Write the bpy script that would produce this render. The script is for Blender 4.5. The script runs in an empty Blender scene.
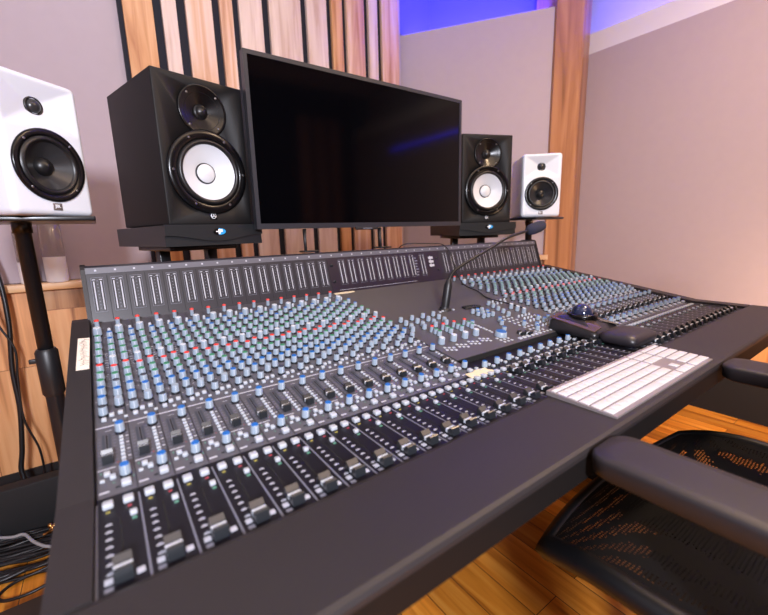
import bpy, math, random
from mathutils import Vector, Matrix
random.seed(7)
C = bpy.context.scene.collection
U = 0.04            # one console module = 40 mm; every length below is in modules
FZ = -19.5          # floor height in modules (console deck is z = 0, 0.78 m up)
def W(x, y, z): return Vector((x*U, y*U, 0.78+z*U))

# ---------------------------------------------------------------- camera
cam = bpy.data.cameras.new('camera'); camo = bpy.data.objects.new('camera', cam); C.objects.link(camo)
cam.sensor_width = 36; cam.sensor_fit = 'HORIZONTAL'; cam.lens = 36*393.47/768
yaw, pitch, roll = math.radians(35.296), math.radians(10.988), math.radians(1.548)
fwd = Vector((math.sin(yaw)*math.cos(pitch), math.cos(yaw)*math.cos(pitch), -math.sin(pitch)))
right = Vector((math.cos(yaw), -math.sin(yaw), 0)); down = fwd.cross(right)
r2 = right*math.cos(roll)+down*math.sin(roll); d2 = -right*math.sin(roll)+down*math.cos(roll)
M = Matrix((r2, -d2, -fwd)).transposed().to_4x4()
M.translation = W(1.014, -12.907, 7.285)
camo.matrix_world = M
cam.clip_start = 0.02
cam.dof.use_dof = True; cam.dof.focus_distance = 1.05; cam.dof.aperture_fstop = 3.6
bpy.context.scene.camera = camo
# ---------------------------------------------------------------- world and lights
w = bpy.data.worlds.new('world'); bpy.context.scene.world = w; w.use_nodes = True
w.node_tree.nodes['Background'].inputs[0].default_value = (0.5, 0.5, 0.6, 1)
w.node_tree.nodes['Background'].inputs[1].default_value = 0.05
vs = bpy.context.scene.view_settings
bpy.context.scene.display_settings.display_device = 'sRGB'
vs.view_transform = 'Standard'; vs.look = 'None'; vs.gamma = 1; vs.use_curve_mapping = False
vs.exposure = 0.0
def area(name, loc, target, sx, sy, power, color):
    l = bpy.data.lights.new(name, 'AREA'); l.shape = 'RECTANGLE'; l.size = sx*U; l.size_y = sy*U
    l.energy = power; l.color = color
    o = bpy.data.objects.new(name, l); C.objects.link(o); o.location = W(*loc)
    d = W(*target)-W(*loc); o.rotation_euler = d.to_track_quat('-Z', 'Y').to_euler()
    return o
area('flash_softbox', (-8, -42, 21), (8, 34, 16), 6, 6, 88, (0.88, 0.89, 1.0))
area('slat_wall_fill', (6, 24, 46), (10, 43, 20), 34, 5, 5, (0.9, 0.9, 1.0))  # added cool fill that brightens the slats and left wall, no real fitting
area('ceiling_lamp', (26, -16, 44.8), (26, -14, 0), 30, 14, 12, (1.0, 0.70, 0.46))
area('rear_ceiling_lamp', (10, -40, 44.8), (10, -40, 0), 30, 10, 12, (1.0, 0.76, 0.55))
area('right_downlight', (48, -9, 46.5), (44, -6, -10), 7, 7, 27, (1.0, 0.70, 0.44))
area('right_wall_fill', (58, -14, -6), (70, 5, 4), 6, 6, 9, (1.0, 0.66, 0.38))  # added warm fill, tints the lower right wall like bounce off the floor

# ---------------------------------------------------------------- materials
def srgb(r, g, b):
    f = lambda c: (c/255/12.92) if c/255 <= 0.04045 else ((c/255+0.055)/1.055)**2.4
    return (f(r), f(g), f(b), 1)
def mat(name, col, rough=0.5, metal=0.0, bump=0.0, bscale=60, coat=0.0, var=0.0, vscale=20, spec=0.5, emit=None, es=0, alpha=1, trans=0):
    m = bpy.data.materials.new(name); m.use_nodes = True; n = m.node_tree; b = n.nodes['Principled BSDF']
    b.inputs['Base Color'].default_value = col; b.inputs['Roughness'].default_value = rough
    b.inputs['Metallic'].default_value = metal; b.inputs['Specular IOR Level'].default_value = spec
    if coat: b.inputs['Coat Weight'].default_value = coat; b.inputs['Coat Roughness'].default_value = 0.1
    if trans: b.inputs['Transmission Weight'].default_value = trans
    if alpha < 1: b.inputs['Alpha'].default_value = alpha
    if emit: b.inputs['Emission Color'].default_value = emit; b.inputs['Emission Strength'].default_value = es
    tc = n.nodes.new('ShaderNodeTexCoord')
    nz = n.nodes.new('ShaderNodeTexNoise'); nz.inputs['Scale'].default_value = vscale; nz.inputs['Detail'].default_value = 5
    n.links.new(tc.outputs['Object'], nz.inputs['Vector'])
    if var:
        mx = n.nodes.new('ShaderNodeMix'); mx.data_type = 'RGBA'
        mx.inputs[6].default_value = tuple(c*(1-var) for c in col[:3])+(1,); mx.inputs[7].default_value = tuple(min(1, c*(1+var)) for c in col[:3])+(1,)
        n.links.new(nz.outputs['Fac'], mx.inputs[0]); n.links.new(mx.outputs[2], b.inputs['Base Color'])
    if bump:
        n2 = n.nodes.new('ShaderNodeTexNoise'); n2.inputs['Scale'].default_value = bscale*10; n2.inputs['Detail'].default_value = 3
        n.links.new(tc.outputs['Object'], n2.inputs['Vector'])
        bp = n.nodes.new('ShaderNodeBump'); bp.inputs['Strength'].default_value = bump; bp.inputs['Distance'].default_value = 0.001
        n.links.new(n2.outputs['Fac'], bp.inputs['Height']); n.links.new(bp.outputs['Normal'], b.inputs['Normal'])
    return m
def wood(name, c1, c2, c3, axis='Z', plank=None, rough=0.4, seam=(0.03, 0.015, 0.01, 1), grain=1.0, coat=0.0):
    """streaky wood; plank = (width, length) in metres cuts it into boards running along the axis"""
    m = bpy.data.materials.new(name); m.use_nodes = True; n = m.node_tree; L = n.links; b = n.nodes['Principled BSDF']
    tc = n.nodes.new('ShaderNodeTexCoord'); sep = n.nodes.new('ShaderNodeSeparateXYZ'); L.new(tc.outputs['Object'], sep.inputs[0])
    com = n.nodes.new('ShaderNodeCombineXYZ')
    order = {'Y': (1, 0, 2), 'Z': (2, 0, 1), 'X': (0, 1, 2), 'ZY': (2, 1, 0)}[axis]   # first = along the grain
    for i, k in enumerate(order): L.new(sep.outputs[k], com.inputs[i])
    src = com.outputs[0]
    oi = n.nodes.new('ShaderNodeObjectInfo'); av = n.nodes.new('ShaderNodeVectorMath'); av.operation = 'ADD'; L.new(src, av.inputs[0]); sr = n.nodes.new('ShaderNodeVectorMath'); sr.operation = 'SCALE'; sr.inputs[3].default_value = 0.0 if plank else 3.7; L.new(oi.outputs['Location'], sr.inputs[0]); L.new(sr.outputs[0], av.inputs[1]); src = av.outputs[0]
    mp = n.nodes.new('ShaderNodeMapping'); mp.inputs['Scale'].default_value = (1.6*grain, 24*grain, 24*grain); L.new(src, mp.inputs[0])
    nz = n.nodes.new('ShaderNodeTexNoise'); nz.inputs['Scale'].default_value = 1.2; nz.inputs['Detail'].default_value = 7; nz.inputs['Distortion'].default_value = 0.7
    L.new(mp.outputs[0], nz.inputs['Vector'])
    rp = n.nodes.new('ShaderNodeValToRGB'); e = rp.color_ramp.elements
    e[0].position = 0.27; e[0].color = c3; e[1].position = 0.7; e[1].color = c1
    e2 = rp.color_ramp.elements.new(0.5); e2.color = c2
    L.new(nz.outputs['Fac'], rp.inputs[0]); out = rp.outputs[0]
    if plank:
        br = n.nodes.new('ShaderNodeTexBrick'); br.offset = 0.37; br.inputs['Scale'].default_value = 1
        br.inputs['Brick Width'].default_value = plank[1]; br.inputs['Row Height'].default_value = plank[0]
        br.inputs['Mortar Size'].default_value = 0.0012; br.inputs['Color1'].default_value = (0, 0, 0, 1); br.inputs['Color2'].default_value = (1, 1, 1, 1)
        br.inputs['Mortar'].default_value = (0.5, 0.5, 0.5, 1); br.inputs['Bias'].default_value = 0
        L.new(src, br.inputs['Vector'])
        # shift the grain board by board
        ad = n.nodes.new('ShaderNodeVectorMath'); ad.operation = 'MULTIPLY_ADD'; ad.inputs[1].default_value = (7, 5, 3)
        L.new(br.outputs['Color'], ad.inputs[0]); L.new(mp.outputs[0], ad.inputs[2]); L.new(ad.outputs[0], nz.inputs['Vector'])
        mul = n.nodes.new('ShaderNodeMapRange'); mul.inputs[3].default_value = 0.55; mul.inputs[4].default_value = 1.25
        L.new(br.outputs['Color'], mul.inputs[0])
        sc = n.nodes.new('ShaderNodeVectorMath'); sc.operation = 'SCALE'; L.new(out, sc.inputs[0]); L.new(mul.outputs[0], sc.inputs[3])
        mx = n.nodes.new('ShaderNodeMix'); mx.data_type = 'RGBA'; mx.inputs[7].default_value = seam
        L.new(br.outputs['Fac'], mx.inputs[0]); L.new(sc.outputs[0], mx.inputs[6]); out = mx.outputs[2]
    L.new(out, b.inputs['Base Color']); b.inputs['Roughness'].default_value = rough
    if coat: b.inputs['Coat Weight'].default_value = coat; b.inputs['Coat Roughness'].default_value = 0.15
    bp = n.nodes.new('ShaderNodeBump'); bp.inputs['Strength'].default_value = 0.15; bp.inputs['Distance'].default_value = 0.001
    L.new(nz.outputs['Fac'], bp.inputs['Height']); L.new(bp.outputs['Normal'], b.inputs['Normal'])
    return m
MT = {}
MT['fabric'] = mat('fabric_wall', srgb(174, 160, 166), 0.95, bump=0.3, bscale=90, var=0.03, spec=0.2)
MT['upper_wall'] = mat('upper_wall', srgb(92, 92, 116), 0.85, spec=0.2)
MT['white_wall'] = mat('white_wall', srgb(225, 220, 218), 0.8, spec=0.3)
MT['floorwood'] = wood('floor_wood', srgb(238, 166, 70), srgb(216, 136, 44), srgb(160, 88, 26), 'Y', (0.1, 1.1), 0.32, grain=0.9)
MT['dadowood'] = wood('dado_wood', srgb(228, 178, 128), srgb(210, 152, 100), srgb(128, 76, 42), 'Z', (0.21, 0.62), 0.45, seam=srgb(120, 70, 40), grain=0.8)
MT['dadowoodR'] = wood('dado_wood_right', srgb(226, 170, 116), srgb(208, 148, 94), srgb(158, 98, 54), 'ZY', (0.21, 0.9), 0.45, seam=srgb(120, 70, 40), grain=0.8)
MT['birch'] = wood('pale_birch', srgb(222, 200, 188), srgb(208, 182, 168), srgb(182, 146, 126), 'Z', rough=0.4)
MT['cherry'] = wood('orange_cherry', srgb(214, 166, 124), srgb(198, 144, 98), srgb(158, 98, 58), 'Z', rough=0.4)
MT['pine'] = wood('mixed_birch', srgb(220, 192, 176), srgb(206, 162, 132), srgb(166, 110, 74), 'Z', rough=0.4, grain=0.7)
MT['postwood'] = wood('post_wood', srgb(182, 136, 98), srgb(160, 112, 76), srgb(110, 70, 44), 'Z', rough=0.4, grain=0.5)
MT['ledgewood'] = wood('ledge_wood', srgb(226, 186, 140), srgb(214, 170, 122), srgb(190, 140, 92), 'X', rough=0.4)
MT['navy'] = mat('navy_backing', srgb(14, 15, 30), 0.8)
MT['black'] = mat('black_plastic', srgb(24, 24, 27), 0.42, bump=0.1)
MT['blackmatte'] = mat('black_matte', srgb(17, 17, 19), 0.75)
MT['gloss'] = mat('black_gloss', srgb(8, 8, 10), 0.25, spec=0.35)
MT['desk'] = mat('armrest_vinyl', srgb(38, 34, 35), 0.5, spec=0.35, bump=0.25, bscale=70, var=0.06, vscale=8)
MT['deskedge'] = mat('fascia_black', srgb(11, 9, 9), 0.6, spec=0.3)
MT['bridge'] = mat('bridge_face', srgb(40, 38, 45), 0.38, spec=0.35, var=0.05)
MT['bridgemid'] = mat('bridge_face_centre', srgb(30, 22, 36), 0.35)
MT['rail'] = mat('bridge_rail', srgb(84, 84, 94), 0.4)
MT['panel'] = mat('channel_panel', srgb(76, 75, 82), 0.45, var=0.05)
MT['panelplain'] = mat('plain_centre_panel', srgb(74, 71, 73), 0.4, var=0.04)
MT['deck'] = mat('fader_deck', srgb(18, 17, 24), 0.4, spec=0.3)
MT['slot'] = mat('slot_black', srgb(5, 5, 6), 0.8)
MT['print'] = mat('white_print', srgb(170, 172, 182), 0.6)
MT['printdim'] = mat('grey_print', srgb(105, 107, 120), 0.6)
MT['knob'] = mat('knob_grey_blue', srgb(140, 154, 168), 0.32)
MT['skirt'] = mat('knob_skirt', srgb(26, 27, 32), 0.4)
for k, c in dict(blue=(22, 92, 166), green=(52, 122, 88), red=(214, 58, 52), dark=(50, 56, 66), white=(190, 198, 206)).items():
    MT['cap_'+k] = mat('cap_'+k, srgb(*c), 0.35)
MT['button'] = mat('button_white', srgb(164, 170, 178), 0.35)
MT['btnled'] = mat('small_led', srgb(80, 130, 110), 0.4)
MT['btny'] = mat('amber_lens', srgb(150, 140, 60), 0.4)
MT['btnr'] = mat('red_lens', srgb(150, 50, 60), 0.4)
MT['fadercap'] = mat('fader_cap', srgb(30, 33, 37), 0.28)
MT['fadertop'] = mat('fader_cap_grey', srgb(52, 50, 49), 0.35)
MT['alu'] = mat('aluminium', srgb(150, 142, 142), 0.4, metal=0.5)
MT['keywhite'] = mat('key_white', srgb(198, 195, 197), 0.4)
MT['spkwhite'] = mat('speaker_white', srgb(208, 213, 222), 0.32)
MT['spkblack'] = mat('speaker_black', srgb(17, 16, 17), 0.55, spec=0.3, bump=0.15, bscale=50)
MT['rubber'] = mat('rubber', srgb(16, 16, 18), 0.38)
MT['conewhite'] = mat('white_cone', srgb(205, 208, 213), 0.35)
MT['conegrey'] = mat('dust_cap', srgb(205, 207, 212), 0.4)
MT['conedark'] = mat('dark_cone', srgb(38, 38, 40), 0.3)
MT['metal'] = mat('screw_metal', srgb(150, 150, 155), 0.3, metal=1)
MT['bezel'] = mat('tv_bezel', srgb(42, 42, 48), 0.35)
MT['screen'] = mat('tv_screen', srgb(3, 3, 5), 0.09, spec=0.22)
MT['stand'] = mat('stand_steel', srgb(20, 22, 26), 0.3)
MT['pad'] = mat('pad_steel', srgb(26, 29, 32), 0.4)
MT['logoblue'] = mat('logo_blue', srgb(40, 150, 215), 0.4)
MT['logowhite'] = mat('logo_white', srgb(235, 240, 245), 0.4)
MT['plaque'] = mat('plaque', srgb(120, 112, 110), 0.35, metal=0.5)
MT['ball'] = mat('ball_blue', srgb(40, 48, 78), 0.12, metal=0.4, coat=0.5)
MT['tbreflect'] = mat('trackball_reflection', srgb(120, 100, 86), 0.18, metal=0.7)  # warm reflection of the wood put into the colour of the button facets
MT['tbblack'] = mat('trackball_black', srgb(28, 27, 30), 0.3)
MT['wrist'] = mat('wrist_rest', srgb(34, 31, 36), 0.4)
MT['armpad'] = mat('armpad', srgb(32, 29, 31), 0.45, spec=0.4, bump=0.2, bscale=60)
MT['chairframe'] = mat('chair_frame', srgb(10, 11, 14), 0.45, spec=0.35)
MT['chairgrey'] = mat('chair_grey', srgb(120, 120, 132), 0.35)
MT['paper'] = mat('paper', srgb(235, 224, 208), 0.9, var=0.05)
MT['ink'] = mat('ink', srgb(90, 85, 85), 0.8)
MT['tape'] = mat('masking_tape', srgb(214, 200, 170), 0.8, var=0.06)
MT['cable'] = mat('cable_black', srgb(14, 14, 17), 0.4)
MT['cablegrey'] = mat('cable_grey', srgb(150, 148, 148), 0.5)
MT['brass'] = mat('brass', srgb(190, 140, 80), 0.3, metal=1)
MT['foam'] = mat('mic_foam', srgb(38, 40, 58), 0.95, bump=1.0, bscale=60)
MT['bottle'] = mat('clear_plastic', srgb(235, 225, 220), 0.12, trans=0.85, spec=0.5)
MT['milk'] = mat('milky_plastic', srgb(230, 226, 226), 0.4)
MT['ledblue'] = mat('led_blue', srgb(30, 30, 255), 0.5, emit=(0.02, 0.015, 1, 1), es=9)
# the seat mesh: a woven net of black threads with open holes
def netmat():
    m = bpy.data.materials.new('seat_net'); m.use_nodes = True; n = m.node_tree; L = n.links; b = n.nodes['Principled BSDF']
    b.inputs['Base Color'].default_value = srgb(8, 8, 9); b.inputs['Roughness'].default_value = 0.75; b.inputs['Specular IOR Level'].default_value = 0.15
    tc = n.nodes.new('ShaderNodeTexCoord'); v = n.nodes.new('ShaderNodeTexVoronoi'); v.feature = 'DISTANCE_TO_EDGE'; v.inputs['Scale'].default_value = 190
    v.inputs['Randomness'].default_value = 0.25
    L.new(tc.outputs['Object'], v.inputs['Vector'])
    lt = n.nodes.new('ShaderNodeMath'); lt.operation = 'LESS_THAN'; lt.inputs[1].default_value = 0.28; L.new(v.outputs['Distance'], lt.inputs[0])
    L.new(lt.outputs[0], b.inputs['Alpha'])
    return m
MT['net'] = netmat()

# ---------------------------------------------------------------- mesh helpers
class MB:
    def __init__(s): s.v = []; s.f = []; s.m = []; s.s = []; s.mats = []
    def mi(s, k):
        if k not in s.mats: s.mats.append(k)
        return s.mats.index(k)
    def add(s, vs, fs, k, smooth=False, xf=None):
        o = len(s.v); i = s.mi(k)
        s.v += [tuple(xf @ Vector(p)) for p in vs] if xf else [tuple(p) for p in vs]
        for f in fs: s.f.append(tuple(o+a for a in f)); s.m.append(i); s.s.append(smooth)
        return s
    def merge(s, t, xf):
        o = len(s.v); s.v += [tuple(xf @ Vector(p)) for p in t.v]
        im = [s.mi(k) for k in t.mats]
        s.f += [tuple(o+a for a in f) for f in t.f]; s.m += [im[a] for a in t.m]; s.s += t.s
        return s
    def box(s, x0, x1, y0, y1, z0, z1, k, b=0.0, xf=None):
        if b <= 0:
            vs = [(x0,y0,z0),(x1,y0,z0),(x1,y1,z0),(x0,y1,z0),(x0,y0,z1),(x1,y0,z1),(x1,y1,z1),(x0,y1,z1)]
            return s.add(vs, [(0,3,2,1),(4,5,6,7),(0,1,5,4),(1,2,6,5),(2,3,7,6),(3,0,4,7)], k, False, xf)
        import bmesh
        bm = bmesh.new(); bmesh.ops.create_cube(bm, size=1)
        for v in bm.verts: v.co = Vector((x0+(v.co.x+.5)*(x1-x0), y0+(v.co.y+.5)*(y1-y0), z0+(v.co.z+.5)*(z1-z0)))
        bmesh.ops.bevel(bm, geom=bm.edges[:], offset=b, segments=3, affect='EDGES', profile=0.5)
        bm.verts.index_update()
        vs = [v.co.copy() for v in bm.verts]; fs = [[v.index for v in f.verts] for f in bm.faces]; bm.free()
        return s.add(vs, fs, k, True, xf)
    def prism(s, prof, x0, x1, k, smooth=False, xf=None, axis='X'):
        n = len(prof)
        if axis == 'X': vs = [(x0, a, b) for a, b in prof]+[(x1, a, b) for a, b in prof]
        elif axis == 'Z': vs = [(a, b, x0) for a, b in prof]+[(a, b, x1) for a, b in prof]
        else: vs = [(a, x0, b) for a, b in prof]+[(a, x1, b) for a, b in prof]
        fs = [(i, (i+1) % n, n+(i+1) % n, n+i) for i in range(n)]+[tuple(range(n-1, -1, -1)), tuple(range(n, 2*n))]
        return s.add(vs, fs, k, smooth, xf)
    def lathe(s, prof, k, seg=24, xf=None, smooth=True, c0=True, c1=True):
        """prof = (radius, z) pairs, around Z"""
        vs = []; fs = []
        for r, z in prof: vs += [(r*math.cos(2*math.pi*i/seg), r*math.sin(2*math.pi*i/seg), z) for i in range(seg)]
        for j in range(len(prof)-1):
            for i in range(seg):
                a = j*seg+i; b = j*seg+(i+1) % seg; fs.append((a, b, b+seg, a+seg))
        s.add(vs, fs, k, smooth, xf)
        if c0: s.add(vs[:seg], [tuple(range(seg-1, -1, -1))], k, False, xf)
        if c1: s.add(vs[-seg:], [tuple(range(seg))], k, False, xf)
        return s
    def tube(s, pts, r, k, seg=8, xf=None):
        pts = [Vector(p) for p in pts]; n = len(pts); vs = []; fs = []
        up = Vector((0, 0, 1))
        for i, p in enumerate(pts):
            t = (pts[min(i+1, n-1)]-pts[max(i-1, 0)]).normalized()
            a = t.cross(up) if abs(t.z) < 0.95 else t.cross(Vector((1, 0, 0)))
            a.normalize(); b = a.cross(t).normalized()
            rr = r[i] if isinstance(r, (list, tuple)) else r
            vs += [p+a*rr*math.cos(2*math.pi*j/seg)+b*rr*math.sin(2*math.pi*j/seg) for j in range(seg)]
        for i in range(n-1):
            for j in range(seg):
                a = i*seg+j; b = i*seg+(j+1) % seg; fs.append((a, b, b+seg, a+seg))
        fs += [tuple(range(seg-1, -1, -1)), tuple(range((n-1)*seg, n*seg))]
        return s.add(vs, fs, k, True, xf)
    def mesh(s, name):
        me = bpy.data.meshes.new(name); me.from_pydata([tuple(c*U for c in v) for v in s.v], [], s.f)
        for k in s.mats: me.materials.append(MT[k])
        me.polygons.foreach_set('material_index', s.m); me.polygons.foreach_set('use_smooth', s.s)
        me.update(); return me
def smoothpath(P, n=8):
    P = [Vector(p) for p in P]; out = []
    for i in range(len(P)-1):
        a = P[max(i-1, 0)]; b = P[i]; c = P[i+1]; d = P[min(i+2, len(P)-1)]
        for j in range(n):
            t = j/n
            out.append(0.5*((2*b)+(c-a)*t+(2*a-5*b+4*c-d)*t*t+(3*b-a-3*c+d)*t**3))
    out.append(P[-1]); return out
def tag(o, label=None, cat=None, group=None, kind=None):
    if label: o['label'] = label
    if cat: o['category'] = cat
    if group: o['group'] = group
    if kind: o['kind'] = kind
    return o
def thing(name, at, yaw, label, cat, group=None):
    o = bpy.data.objects.new(name, None); C.objects.link(o); o.empty_display_size = 0.05
    o.location = W(*at); o.rotation_euler = (0, 0, yaw); o['base'] = tuple(at)
    return tag(o, label, cat, group)
def part(name, me, parent, at=(0, 0, 0), rot=None):
    """at = position in the parent's own frame, in modules"""
    o = bpy.data.objects.new(name, me.mesh(name) if isinstance(me, MB) else me); C.objects.link(o)
    o.parent = parent; o.location = Vector(at)*U
    if rot: o.rotation_euler = rot
    return o
def solo(name, mb, at, label, cat, group=None, yaw=0, kind=None):
    o = bpy.data.objects.new(name, mb.mesh(name)); C.objects.link(o); o.location = W(*at); o.rotation_euler = (0, 0, yaw)
    return tag(o, label, cat, group, kind)
def struct(name, mb):
    o = bpy.data.objects.new(name, mb.mesh(name)); C.objects.link(o); o.location = W(0, 0, 0); o['kind'] = 'structure'; return o
def T(x, y, z): return Matrix.Translation((x, y, z))
RX = lambda a: Matrix.Rotation(a, 4, 'X')
RY = lambda a: Matrix.Rotation(a, 4, 'Y')
RZ = lambda a: Matrix.Rotation(a, 4, 'Z')
def textmb(txt, size, k, depth=0.01):
    """lettering as a mesh lying in the XY plane, centred, size in modules"""
    cu = bpy.data.curves.new('lettering', 'FONT'); cu.body = txt; cu.size = size; cu.extrude = depth; cu.align_x = 'CENTER'; cu.align_y = 'CENTER'
    o = bpy.data.objects.new('lettering', cu); C.objects.link(o)
    bpy.context.view_layer.update()
    me = bpy.data.meshes.new_from_object(o.evaluated_get(bpy.context.evaluated_depsgraph_get()))
    mb = MB(); mb.add([v.co.copy() for v in me.vertices], [tuple(p.vertices) for p in me.polygons], k)
    bpy.data.objects.remove(o); bpy.data.curves.remove(cu); bpy.data.meshes.remove(me)
    return mb

# ---------------------------------------------------------------- the room
WY = 43.0; BX = 70.0; CZ = 48.0; LX = -45.0; RYY = -62.0; PZ = 38.0     # back wall, right wall, ceiling, left wall, rear wall, top of the fabric panels
D0 = (44.2, WY); D1 = (58.6, 23.2)                                       # ends of the diagonal corner wall
struct('floor', MB().box(LX-1, BX+9, RYY-1, WY+3, FZ-1, FZ, 'floorwood'))
struct('ceiling', MB().box(LX-1, BX+9, RYY-1, WY+3, CZ, CZ+1, 'white_wall'))
b = MB().box(LX-1, BX+9, WY, WY+1.2, FZ, CZ, 'upper_wall'); b.box(LX, 44.5, WY-0.9, WY, 3.0, 60, 'fabric'); b.v = [(x, y, min(z, CZ)) for x, y, z in b.v]
struct('wall_back', b)
b = MB().box(LX, 44.3, WY-2.0, WY, FZ, 2.2, 'dadowood'); b.box(LX, 44.3, WY-2.9, WY-.9, 2.2, 2.95, 'ledgewood', 0.06)
b.box(LX, 44.3, WY-2.2, WY-2.0, FZ, FZ+2.6, 'blackmatte')
struct('trim_1', b)
def quadwall(p, q, th, z0, z1, k, b):
    d = Vector((q[0]-p[0], q[1]-p[1], 0)).normalized(); n = Vector((-d.y, d.x, 0))*th
    v = [Vector((p[0], p[1], 0)), Vector((q[0], q[1], 0)), Vector((q[0], q[1], 0))+n, Vector((p[0], p[1], 0))+n]
    b.add([(a.x, a.y, z0) for a in v]+[(a.x, a.y, z1) for a in v], [(0,3,2,1),(4,5,6,7),(0,1,5,4),(1,2,6,5),(2,3,7,6),(3,0,4,7)], k)
    return b
dn = (Vector((D1[0]-D0[0], D1[1]-D0[1], 0)).normalized()); dnn = Vector((-dn.y, dn.x, 0))   # dnn points away from the room
b = MB(); quadwall(D0, D1, 1.6, 3.0, PZ, 'fabric', b)
quadwall((D0[0]+dnn.x*6-dn.x*4, D0[1]+dnn.y*6-dn.y*4), (D1[0]+dnn.x*6+dn.x*3.6, D1[1]+dnn.y*6+dn.y*3.6), 1, FZ, CZ, 'upper_wall', b)
quadwall(D0, D1, 1.6, FZ, 2.2, 'dadowood', b)
struct('wall_diagonal', b)
b = MB(); quadwall((D0[0]-dnn.x*1.0, D0[1]-dnn.y*1.0), (D1[0]-dnn.x*1.0, D1[1]-dnn.y*1.0), 2.4, 2.2, 2.95, 'ledgewood', b)
struct('trim_2', b)
b = MB().box(BX+0.9, BX+1.7, RYY, D1[1]+6, FZ, PZ, 'white_wall'); b.box(BX+6, BX+7, RYY, WY+3, FZ, CZ, 'white_wall'); b.box(BX, BX+0.95, RYY, 25.0, -5.4, 34.6, 'fabric')
struct('wall_right', b)
b = MB().box(BX-0.1, BX+0.9, RYY, 25.0, -11.5, -5.6, 'dadowoodR'); b.box(BX-0.3, BX+0.9, RYY, 25.0, FZ, -11.5, 'blackmatte')
struct('baseboard_right', b)
struct('wall_left', MB().box(LX-1.5, LX, RYY, WY, FZ, CZ, 'fabric'))
b = MB().box(LX, BX, RYY-1, RYY, FZ, CZ, 'blackmatte')
for i, x in enumerate([4, 9, 14, 19, 24, 52, 57, 62]): b.box(x, x+3, RYY, RYY+0.6, FZ, 40, 'cherry')
struct('wall_rear', b)
# corner post: wood casing with a splayed seam, between the diagonal wall and the right wall
px, py = 58.2, 23.4
prof = [(58.0, 23.3), (62.6, 21.9), (63.4, 22.0), (69.6, 24.6), (70.9, 25.5), (70.9, 28.0), (60.0, 28.0)]
struct('trim_3', MB().prism(prof, FZ, CZ, 'postwood', axis='Z'))
# blue light strips lying in the gap on top of the wall panels
def led_strip(name, p, q, z, power, label, up=(0, 0, 1), col=(0.04, 0.03, 1.0), wdt=0.5):
    p = Vector(p); q = Vector(q); mid = (p+q)/2; L_ = (q-p).length; a = math.atan2(q.y-p.y, q.x-p.x)
    o = solo(name, MB().box(-L_/2, L_/2, -0.12, 0.12, 0, 0.1, 'ledblue'), (mid.x, mid.y, z), label, 'light strip', yaw=a)
    l = bpy.data.lights.new(name, 'AREA'); l.shape = 'RECTANGLE'; l.size = L_*U; l.size_y = wdt*U; l.energy = power; l.color = col
    lo = bpy.data.objects.new(name+'_glow', l); C.objects.link(lo); lo.location = W(mid.x, mid.y, z+0.25)
    X = (q-p).normalized(); Zv = -Vector(up).normalized(); Yv = Zv.cross(X).normalized()
    Mx = Matrix((X, Yv, Zv)).transposed().to_4x4(); Mx.translation = lo.location; lo.matrix_world = Mx
    return o
a0 = Vector((D0[0]+dnn.x*2.6, D0[1]+dnn.y*2.6, 0)); a1 = Vector((D1[0]+dnn.x*2.6-dn.x*1, D1[1]+dnn.y*2.6-dn.y*1, 0))
led_strip('light_strip', (a0.x, a0.y, 0), (a1.x, a1.y, 0), PZ-1.6, 42, 'blue light strip on top of the fabric wall between slats and corner post', up=(-dnn.x*0.1, -dnn.y*0.1, 1), wdt=1.5)
led_strip('light_strip', (BX+3.2, 24, 0), (BX+3.2, -5, 0), PZ-1.4, 12.0, 'blue light strip on top of the right wall, beside the corner post', up=(0, 0, 1), wdt=1.5)
led_strip('light_strip', (BX-0.3, -14, 0), (BX-0.3, -42, 0), 28.6, 0.6, 'blue light strip on the right wall, mirrored in the dark screen', up=(-1, 0, 0))

# wooden slat panel on the back wall
SY = 41.0
edges = [(6.35,9.2,'cherry'),(10.1,11.6,'birch'),(12.6,15.5,'pine'),(16.4,17.9,'pine'),(18.7,21.6,'birch'),(22.55,26.9,'birch'),(27.8,30.8,'birch'),(31.6,33.3,'cherry'),(34.0,37.0,'pine'),(37.8,39.4,'birch'),(40.2,43.4,'pine')]
t = thing('slat_panel', (24.6, SY, -16), 0, 'tall panel of vertical wooden slats with dark gaps behind the screen', 'wall panel')
part('backing', MB().box(5.9-24.6, 43.3-24.6, 0.55, 1.1, 0, 63, 'navy'), t)
for i, (x0, x1, k) in enumerate(edges):
    part('slat', MB().box(-(x1-x0)/2, (x1-x0)/2, 0, 0.6, 0, 63, k, 0.03), t, ((x0+x1)/2-24.6, 0, 0))

# ================================================================ the mixing console
S = 0.154; TA = math.atan(S)
con = thing('mixing_console', (22.4, 6, FZ), 0, 'long grey and black analogue mixing console covered in knobs and faders', 'mixing console')
def cp(name, me, at=(0, 0, 0), rot=None, label=None):          # a console part, placed in console coordinates
    o = part(name, me, con, (at[0]-22.4, at[1]-6, at[2]-FZ), rot)
    if label: o['label'] = label
    return o
E1 = 44.8
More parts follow.
